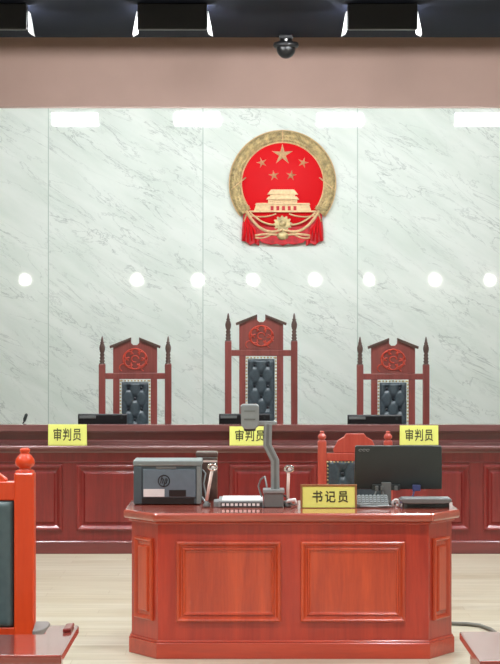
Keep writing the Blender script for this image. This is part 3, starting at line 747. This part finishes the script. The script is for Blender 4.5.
head = hd.build('camera_head', M['lgrey'], dc, 0.008, 3)
s_ = MB(); s_.box(hx0 + .02, hx1 - .02, d5 - 0.078, d5 - 0.07, PZ(411, d5), PZ(410, d5)); s_.box(hx0 + .02, hx1 - .02, d5 - 0.078, d5 - 0.07, PZ(419.5, d5), PZ(418, d5))
s_.build('head_groove', M['mgrey'], head)
MB().lathe([(0.03, hz0 - 0.012), (0.034, hz0 + 0.004)], ((hx0 + hx1)/2, d5 - 0.02, 0), 20).build('lens', M['black'], head)
def lamp_arm(bx_, by_, tx, ty, d):
    a = MB(); a.tube([(PX(bx_, d), d, PZ(by_, d)), (PX((bx_+tx)/2, d), d, PZ((by_+ty)/2, d)), (PX(tx, d), d, PZ(ty, d))], 0.0085, 8)
    arm = a.build('side_lamp', M['pinkwhite'], dc)
    MB().tube([(PX(tx + .5, d) + 0.020*math.cos(t)*(1.1), d - 0.004, PZ(ty - 3, d) + 0.016*math.sin(t)) for t in [i*math.pi/8 for i in range(17)]], 0.0065, 8).build('lamp_loop', M['chrome'], arm)
    MB().ball((PX(tx + 1, d), d, PZ(ty - 2.5, d)), (0.010, 0.010, 0.010), 10, 6).build('lamp_bulb', M['white'], arm)
    MB().lathe([(0.02, ZT), (0.02, ZT + 0.014), (0.012, ZT + 0.024), (0.011, max(ZT + 0.03, PZ(by_, d)))], (PX(bx_, d), d, 0), 14).build('lamp_foot', M['mgrey'], arm)
lamp_arm(206.5, 501, 212, 470, 11.08)
lamp_arm(287.5, 501, 288.5, 472, 11.1)
MB().tube([(PX(283.5, d4), d4 + .03, ZT + .02), (PX(289, d4), d4 + .0, ZT + .035), (PX(295, d4), d4 + .01, ZT + .04), (PX(297, d4), d4, ZT + .012)], [0.008, 0.011, 0.010, 0.006], 8).build('connector', M['white'], dc)
MB().tube([(PX(284, d4), d4 + .06, ZT + .06), (PX(287, d4), d4 + .06, ZT + .05), (PX(292, d4), d4 + .03, ZT + .012), (PX(296, d4), d4 + .05, ZT + .008)], 0.006, 8).build('connector_cable', M['mgrey'], dc)
MB().tube([(PX(262, d4), d4 + .2, ZT + .04), (PX(258.5, d4), d4 + .2, PZ(489, d4)), (PX(261, d4), d4 + .2, PZ(482, d4)), (PX(265, d4), d4 + .2, PZ(479, d4)), (PX(267, d4), d4 + .14, PZ(488, d4)), (PX(267, d4), d4 + .11, PZ(495, d4))], 0.005, 6).build('loose_cable', M['mgrey'], dc)

# ------------------------------------------------------------------ clerk nameplate
plate(302.5, 355, 486.5, 507, 11.03, '书记员', 'larger framed yellow nameplate at the front of the clerk desk', ZT + 0.0035, None, True, (0.19, 0.87), (0.22, 0.80), 0.018, 1.35)

# ------------------------------------------------------------------ monitor
d = 11.28
mo = thing('computer_monitor', 'large dark widescreen monitor seen from behind on the right of the clerk desk', 'monitor', (PX(392, d), d, ZT))
xa, xb = PX(354.3, d), PX(442, d)
T = Matrix.Translation((0, d, PZ(489, d))) @ Matrix.Rotation(math.radians(7), 4, 'X')
hh = PZ(446, d) - PZ(489.5, d)
m_ = MB(); m_.M = T; w2 = xb - xa
m_.prism([(xa, 0.0), (xa + .003, hh - .006), (xa + .009, hh), (xb - .009, hh), (xb - .003, hh - .006), (xb, 0.0), (xb - .01, -.002), (xa + .01, -.002)], 0.0, 0.03)
house = m_.build('housing', M['monback'], mo, 0.006, 3)
m_ = MB(); m_.M = T; m_.box(xa + .012, xb - .012, 0.0295, 0.031, 0.012, hh - .012); m_.build('screen', M['black'], mo)
m_ = MB(); m_.M = T
for i in range(3):
    m_.tube([(xa + .032 + i*.02 + .009*math.cos(t), -0.0005, hh - .022 + .0055*math.sin(t)) for t in [j*math.pi/6 for j in range(11)]], 0.0016, 5)
m_.build('badge', M['lgrey'], house)
MB().box(PX(381, d), PX(391, d), d - 0.03, d + 0.0, ZT + .008, PZ(482, d)).build('stand_neck', M['mgrey'], mo, 0.004)
MB().lathe([(0.072, ZT), (0.072, ZT + .008), (0.06, ZT + .014), (0.03, ZT + .018)], (PX(383, d), d + 0.03, 0), 32).build('stand_base', M['dkgrey'], mo)
MB().box(PX(372, d), PX(400, d), d - 0.022, d - 0.005, PZ(490, d), PZ(484.5, d)).build('port_panel', M['dkgrey'], mo, 0.002)
po = MB()
for px in (375, 380, 394): po.box(PX(px, d), PX(px + 3, d), d - 0.045, d - 0.015, PZ(490, d), PZ(485.5, d))
po.build('plug', M['mgrey'], mo, 0.002)
bp = MB().box(PX(412, d), PX(420, d), d - 0.04, d - 0.01, PZ(490.5, d), PZ(484.5, d)); plug = bp.build('plug', M['blue'], mo, 0.003); plug['label'] = 'blue video plug'
MB().tube([(PX(414, d), d - .03, PZ(489, d)), (PX(412.5, d), d - .04, PZ(495, d)), (PX(406, d), d - .05, PZ(500, d)), (PX(398, d), d - .06, ZT + .012)], 0.005, 6).build('video_cable', M['blue'], mo)
MB().tube([(PX(376.5, d), d - .03, PZ(489, d)), (PX(374, d), d - .05, PZ(495, d)), (PX(379, d), d - .07, ZT + .01)], 0.005, 6).build('power_cable', M['mgrey'], mo)
MB().tube([(PX(381.5, d), d - .03, PZ(489, d)), (PX(383.5, d), d - .06, PZ(496, d)), (PX(390, d), d - .10, ZT + .01)], 0.0045, 6).build('power_cable', M['mgrey'], mo)

# white cable loop on the desk in front of the monitor stand
d = 11.08; xm = PX(396, d)
lp = MB().tube([(xm - .012, d + .06, ZT + .007), (xm - .016, d, ZT + .008)] + [(xm + .018*math.cos(t), d, ZT + .022 + .020*math.sin(t)) for t in [math.pi - i*math.pi/8 for i in range(9)]] + [(xm + .018, d + .005, ZT + .008), (xm + .01, d + .08, ZT + .007)], 0.006, 8).build('cable_loop', M['white'], None, origin=(xm, d, ZT))
tag(lp, 'white loop of cable standing on the clerk desk below the large monitor', 'cable')
# control box with rows of keys
d = 11.05; xa, xb = PX(356.5, d), PX(389, d)
kb = thing('control_keypad', 'low grey keyed desk device beside the clerk nameplate, under the monitor', 'device', ((xa + xb)/2, d + .05, ZT))
MB().prism([(d, ZT), (d, ZT + .02), (d + .10, ZT + .06), (d + .10, ZT)], xa, xb, 'x').build('body', M['mgrey'], kb, 0.004)
ky = MB()
for r in range(4):
    for c in range(8):
        y = d + .012 + r*.022; z = ZT + .02 + .4*(y - d)
        x = xa + .012 + c*(xb - xa - .03)/7
        ky.prism([(y, z - .002), (y - .001, z + .006), (y + .013, z + .0115), (y + .014, z + .003)], x, x + .013, 'x')
ky.build('keys', M['lgrey'], kb)
MB().tube([(xa + .02, d - .012, ZT + .007), (xa + .05, d - .02, ZT + .010), (xa + .1, d - .008, ZT + .007), (xb - .02, d - .016, ZT + .012), (xb + .015, d - .01, ZT + .008)], 0.006, 8).build('coiled_cord', M['lgrey'], kb)
# keyboard at the right end
d = 11.0; xa, xb = PX(400, d), PX(452.5, d)
kk = thing('keyboard', 'grey keyboard lying tilted at the right end of the clerk desk', 'keyboard', ((xa + xb)/2, d + .07, ZT))
zt0 = PZ(498.8, d)
MB().prism([(xa + .012, zt0 - .022), (xa, zt0 - .004), (xa + .02, zt0), (xb - .008, zt0), (xb, zt0 - .008), (xb - .012, zt0 - .022), (xb - .05, zt0 - .027), (xa + .06, zt0 - .027)], d, d + .13).build('case', M['mgrey'], kk, 0.004)
MB().box(xa + .012, xb - .012, d + .006, d + .124, zt0 - .002, zt0 + .003).build('key_bed', M['lgrey'], kk, 0.002)
for px in (404, 449.5):
    MB().box(PX(px, d), PX(px + 3, d), d + .002, d + .02, ZT, zt0 - .02).build('foot', M['dkgrey'] if px < 420 else M['white'], kk)
MB().box(PX(404, d), PX(452, d), d + .11, d + .128, ZT, zt0 - .024).build('rear_foot', M['dkgrey'], kk)

# ------------------------------------------------------------------ generic framed chair (clerk, side)
def framed_chair(name, label, d, pxc, half, pw_px, py_tip, py_fin, py_rail, rail_h, crest, leather, ltop, wood_m, lea_m, studs, seat_z, arms=None, low=None, loc_z=0.0):
    k = d / F; xc = PX(pxc, d)
    t = thing(name, label, 'chair', (xc, d, loc_z))
    P = pw_px * k / 2; hp = half * k
    zf, zt_ = PZ(py_fin, d), PZ(py_tip, d); zr = PZ(py_rail, d)
    for sx in (-1, 1):
        x = xc + sx*hp
        p = MB().box(x - P, x + P, d - P, d + P, 0, zf).build('post', wood_m, t, 0.006)
        h = zt_ - zf; f = MB()
        f.lathe([(P*.95, 0), (P*.95, .06*h), (P*.6, .12*h), (P*.62, .2*h), (P*.92, .27*h), (P*1.0, .4*h), (P*.92, .55*h), (P*.6, .72*h), (P*.42, .8*h), (P*.5, .84*h), (P*.52, .94*h), (P*.3, h)], (x, d, zf), 18)
        f.build('finial', wood_m, p)
    MB().box(xc - hp, xc + hp, d - P*.7, d + P*.7, zr - rail_h*k/2, zr + rail_h*k/2).build('top_rail', wood_m, t, 0.004)
    cr = MB().prism([(xc + a*k, PZ(b, d)) for a, b in crest], d - P*.5, d + P*.5).build('crest', wood_m, t, 0.005)
    lx = leather*k; lz1 = PZ(ltop, d); lz0 = low if low else seat_z + .10
    bt = []
    if studs:
        dx, dz = lx*.45, lx*.7; z0 = lz1 - lx*.45; q = 0
        while z0 - q*dz > lz0 + .05:
            bt += [(xc + x, z0 - q*dz) for x in ((-dx, dx) if q % 2 == 0 else (0,))]; q += 1
    lb = MB(); tufted(lb, xc - lx, xc + lx, lz0, lz1, d - P*.35, bt, lx*.45, lx*.7, 0.022, d + P*.4)
    back = lb.build('backrest', lea_m, t)
    if studs:
        for bx_, bz_ in bt: MB().ball((bx_, d - P*.35 - .012, bz_), (0.011, 0.006, 0.011), 10, 6).build('button', M['button'], back)
        n = MB(); st = 3.6*k
        z = lz1 - .006
        while z > lz0:
            for sx in (-1, 1): n.ball((xc + sx*(lx - .004), d - P*.35 - .014, z), (.007, .005, .007), 6, 4)
            z -= st
        x = -lx
        while x < lx: n.ball((xc + x, d - P*.35 - .014, lz1 - .006), (.007, .005, .007), 6, 4); x += st
        n.build('nailhead_trim', M['brass'], back)
    MB().box(xc - hp, xc + hp, d - P*.7, d + P*.7, lz0 - .045, lz0).build('lower_rail', wood_m, t, 0.004)
    MB().box(xc - hp, xc + hp, d - .44, d + .0, seat_z - .09, seat_z - .04).build('seat_rail', wood_m, t, 0.004)
    MB().box(xc - hp + .01, xc + hp - .01, d - .45, d - P - .002, seat_z - .04, seat_z + .02).build('seat', lea_m, t, 0.02, 3)
    for sx in (-1, 1):
        MB().box(xc + sx*(hp - .005) - P*.8, xc + sx*(hp - .005) + P*.8, d - .44, d - .44 + 2*P*.8, 0, seat_z - .085).build('leg', wood_m, t, 0.004)
        if arms:
            za = arms; xi = xc + sx*(hp + P); x = xi + sx*.03
            pts = [(xi + sx*.004, d - .02), (xi + sx*.016, d - .24)]
            for i in range(9):
                a = math.pi/2*i/8; pts.append((xi + sx*(.026 + .030*math.sin(a)), d - .12 - .12*math.cos(a)))
            pts += [(xi + sx*.056, d - .06), (xi + sx*.046, d - .02)]
            MB().prism(pts, za - .03, za, 'z').build('arm_pad', M['greypad'], t, 0.004)
            MB().box(x - .02, x + .02, d - .24, d - .20, seat_z - .06, za - .03).build('arm_post', wood_m, t, 0.004)
            MB().box(min(xc + sx*hp, x + sx*.02), max(xc + sx*hp, x + sx*.02), d - .24, d - .2, seat_z - .09, seat_z - .045).build('arm_bracket', wood_m, t, 0.003)
    return t
framed_chair('clerk_chair', 'red wooden studded chair half hidden behind the large dark monitor', 13.0, 355, 33, 8.6, 431, 441, 457, 8,
             [(-21, 453), (-22, 450), (-17, 440), (-11, 436.5), (-9, 433.5), (9, 433.5), (11, 436.5), (17, 440), (22, 450), (21, 453)],
             28, 461, M['clerkchair'], M['leather'], True, 0.45)
framed_chair('side_chair', 'bright orange-red high-back chair with plain grey-green leather at the left edge', 6.93, -57, 82, 20, 448, 472, 490.5, 19,
             [(-64, 482), (-65, 479), (-20, 446), (-16, 452), (16, 452), (20, 446), (65, 479), (64, 482)],
             71.5, 500, M['sidechair'], M['leather2'], False, 0.48, arms=0.724, low=PZ(626.5, 6.93))

# ------------------------------------------------------------------ side tables
def side_table(name, label, x0, x1, yf, yb, notch=None):
    t = thing(name, label, 'table', ((x0 + x1)/2, (yf + yb)/2, 0))
    z = 0.76; th = 0.028
    if notch:
        nx, ny = notch; pts = [(x0, yf), (x1, yf), (x1, yb), (nx, yb)]
        pts = [(x0, yf), (x1, yf), (x1, yb), (nx, yb)]
        for i in range(7):
            a = math.pi/2*i/6; pts.append((nx - .0 + .012*math.cos(a) - .012, ny + .012 - .012*math.sin(a)))
        pts += [(x0, ny)]
    else: pts = [(x0, yf), (x1, yf), (x1, yb), (x0, yb)]
    MB().prism(pts, z - th, z, 'z').build('table_top', M['sidedesk'], t, 0.006, 3)
    e = .03
    MB().box(x0 + e, x1 - e, yf + e, yf + e + .03, 0.05, z - th).build('front_panel_board', M['sidedesk'], t, 0.004)
    for x in (x0 + e, x1 - e - .03):
        MB().box(x, x + .03, yf + e + .03, (notch[1] if notch else yb) - .03, 0, z - th).build('side_panel_board', M['sidedesk'], t, 0.004)
    MB().box(x0 + e, x1 - e, yf + e - .012, yf + e + .03, 0, .06).build('plinth', M['sidedesk'], t, 0.003)
    MB().box(x0 + .012, x1 - .012, yf + .014, yf + .04, z - th - .03, z - th).build('apron', M['sidedesk'], t, 0.003)
    return t
side_table('side_table', 'glossy red-brown table corner at bottom left in front of the orange chair', -2.1, -0.537, 5.95, 6.56, (-0.630, 6.36))
side_table('side_table', 'glossy red table corner at the bottom right edge of the picture', 0.643, 2.2, 5.845, 6.42)
wb = MB().prism([(-0.573, 6.39), (-0.549, 6.41), (-0.549, 6.53), (-0.573, 6.51)], 0.7602, 0.772, 'z').build('wooden_block', mat('dark_red_lacquer', (120, 36, 32), 0.3, coat=0.5, noise=0.15), None, 0.003, 2, (-0.561, 6.46, 0.76))
tag(wb, 'small dark red wooden block at the far corner of the left table', 'block')

# ------------------------------------------------------------------ floor cable
pts = []
for px, py in ((420, 621), (440, 622.5), (453, 623.5), (468, 624), (480, 625.5), (490, 629), (497, 634), (504, 641), (512, 650)):
    dd = F * (H - .012) / (py - CY); pts.append((PX(px, dd), dd, 0.012))
cbf = MB().tube(pts, 0.011, 8).build('floor_cable', M['cable'], None, origin=(pts[4][0], pts[4][1], 0))
tag(cbf, 'grey cable curving across the floor beside the clerk desk', 'cable')

# ------------------------------------------------------------------ camera, world, view
cam = bpy.data.cameras.new('camera'); cam.sensor_fit = 'VERTICAL'; cam.sensor_height = 24.0; cam.lens = 24.0 * F / 664.0
cam.clip_start = 0.1; cam.clip_end = 200
co = bpy.data.objects.new('camera', cam); COL.objects.link(co); co.location = (0, 0, H); co.rotation_euler = (math.radians(90), 0, 0)
SC.camera = co
w = bpy.data.worlds.new('world'); SC.world = w; w.use_nodes = True
w.node_tree.nodes['Background'].inputs[0].default_value = (0.8, 0.85, 0.9, 1); w.node_tree.nodes['Background'].inputs[1].default_value = 0.2
SC.view_settings.view_transform = 'Standard'; SC.view_settings.look = 'None'; SC.view_settings.gamma = 1; SC.view_settings.exposure = 0.0
SC.view_settings.use_curve_mapping = False
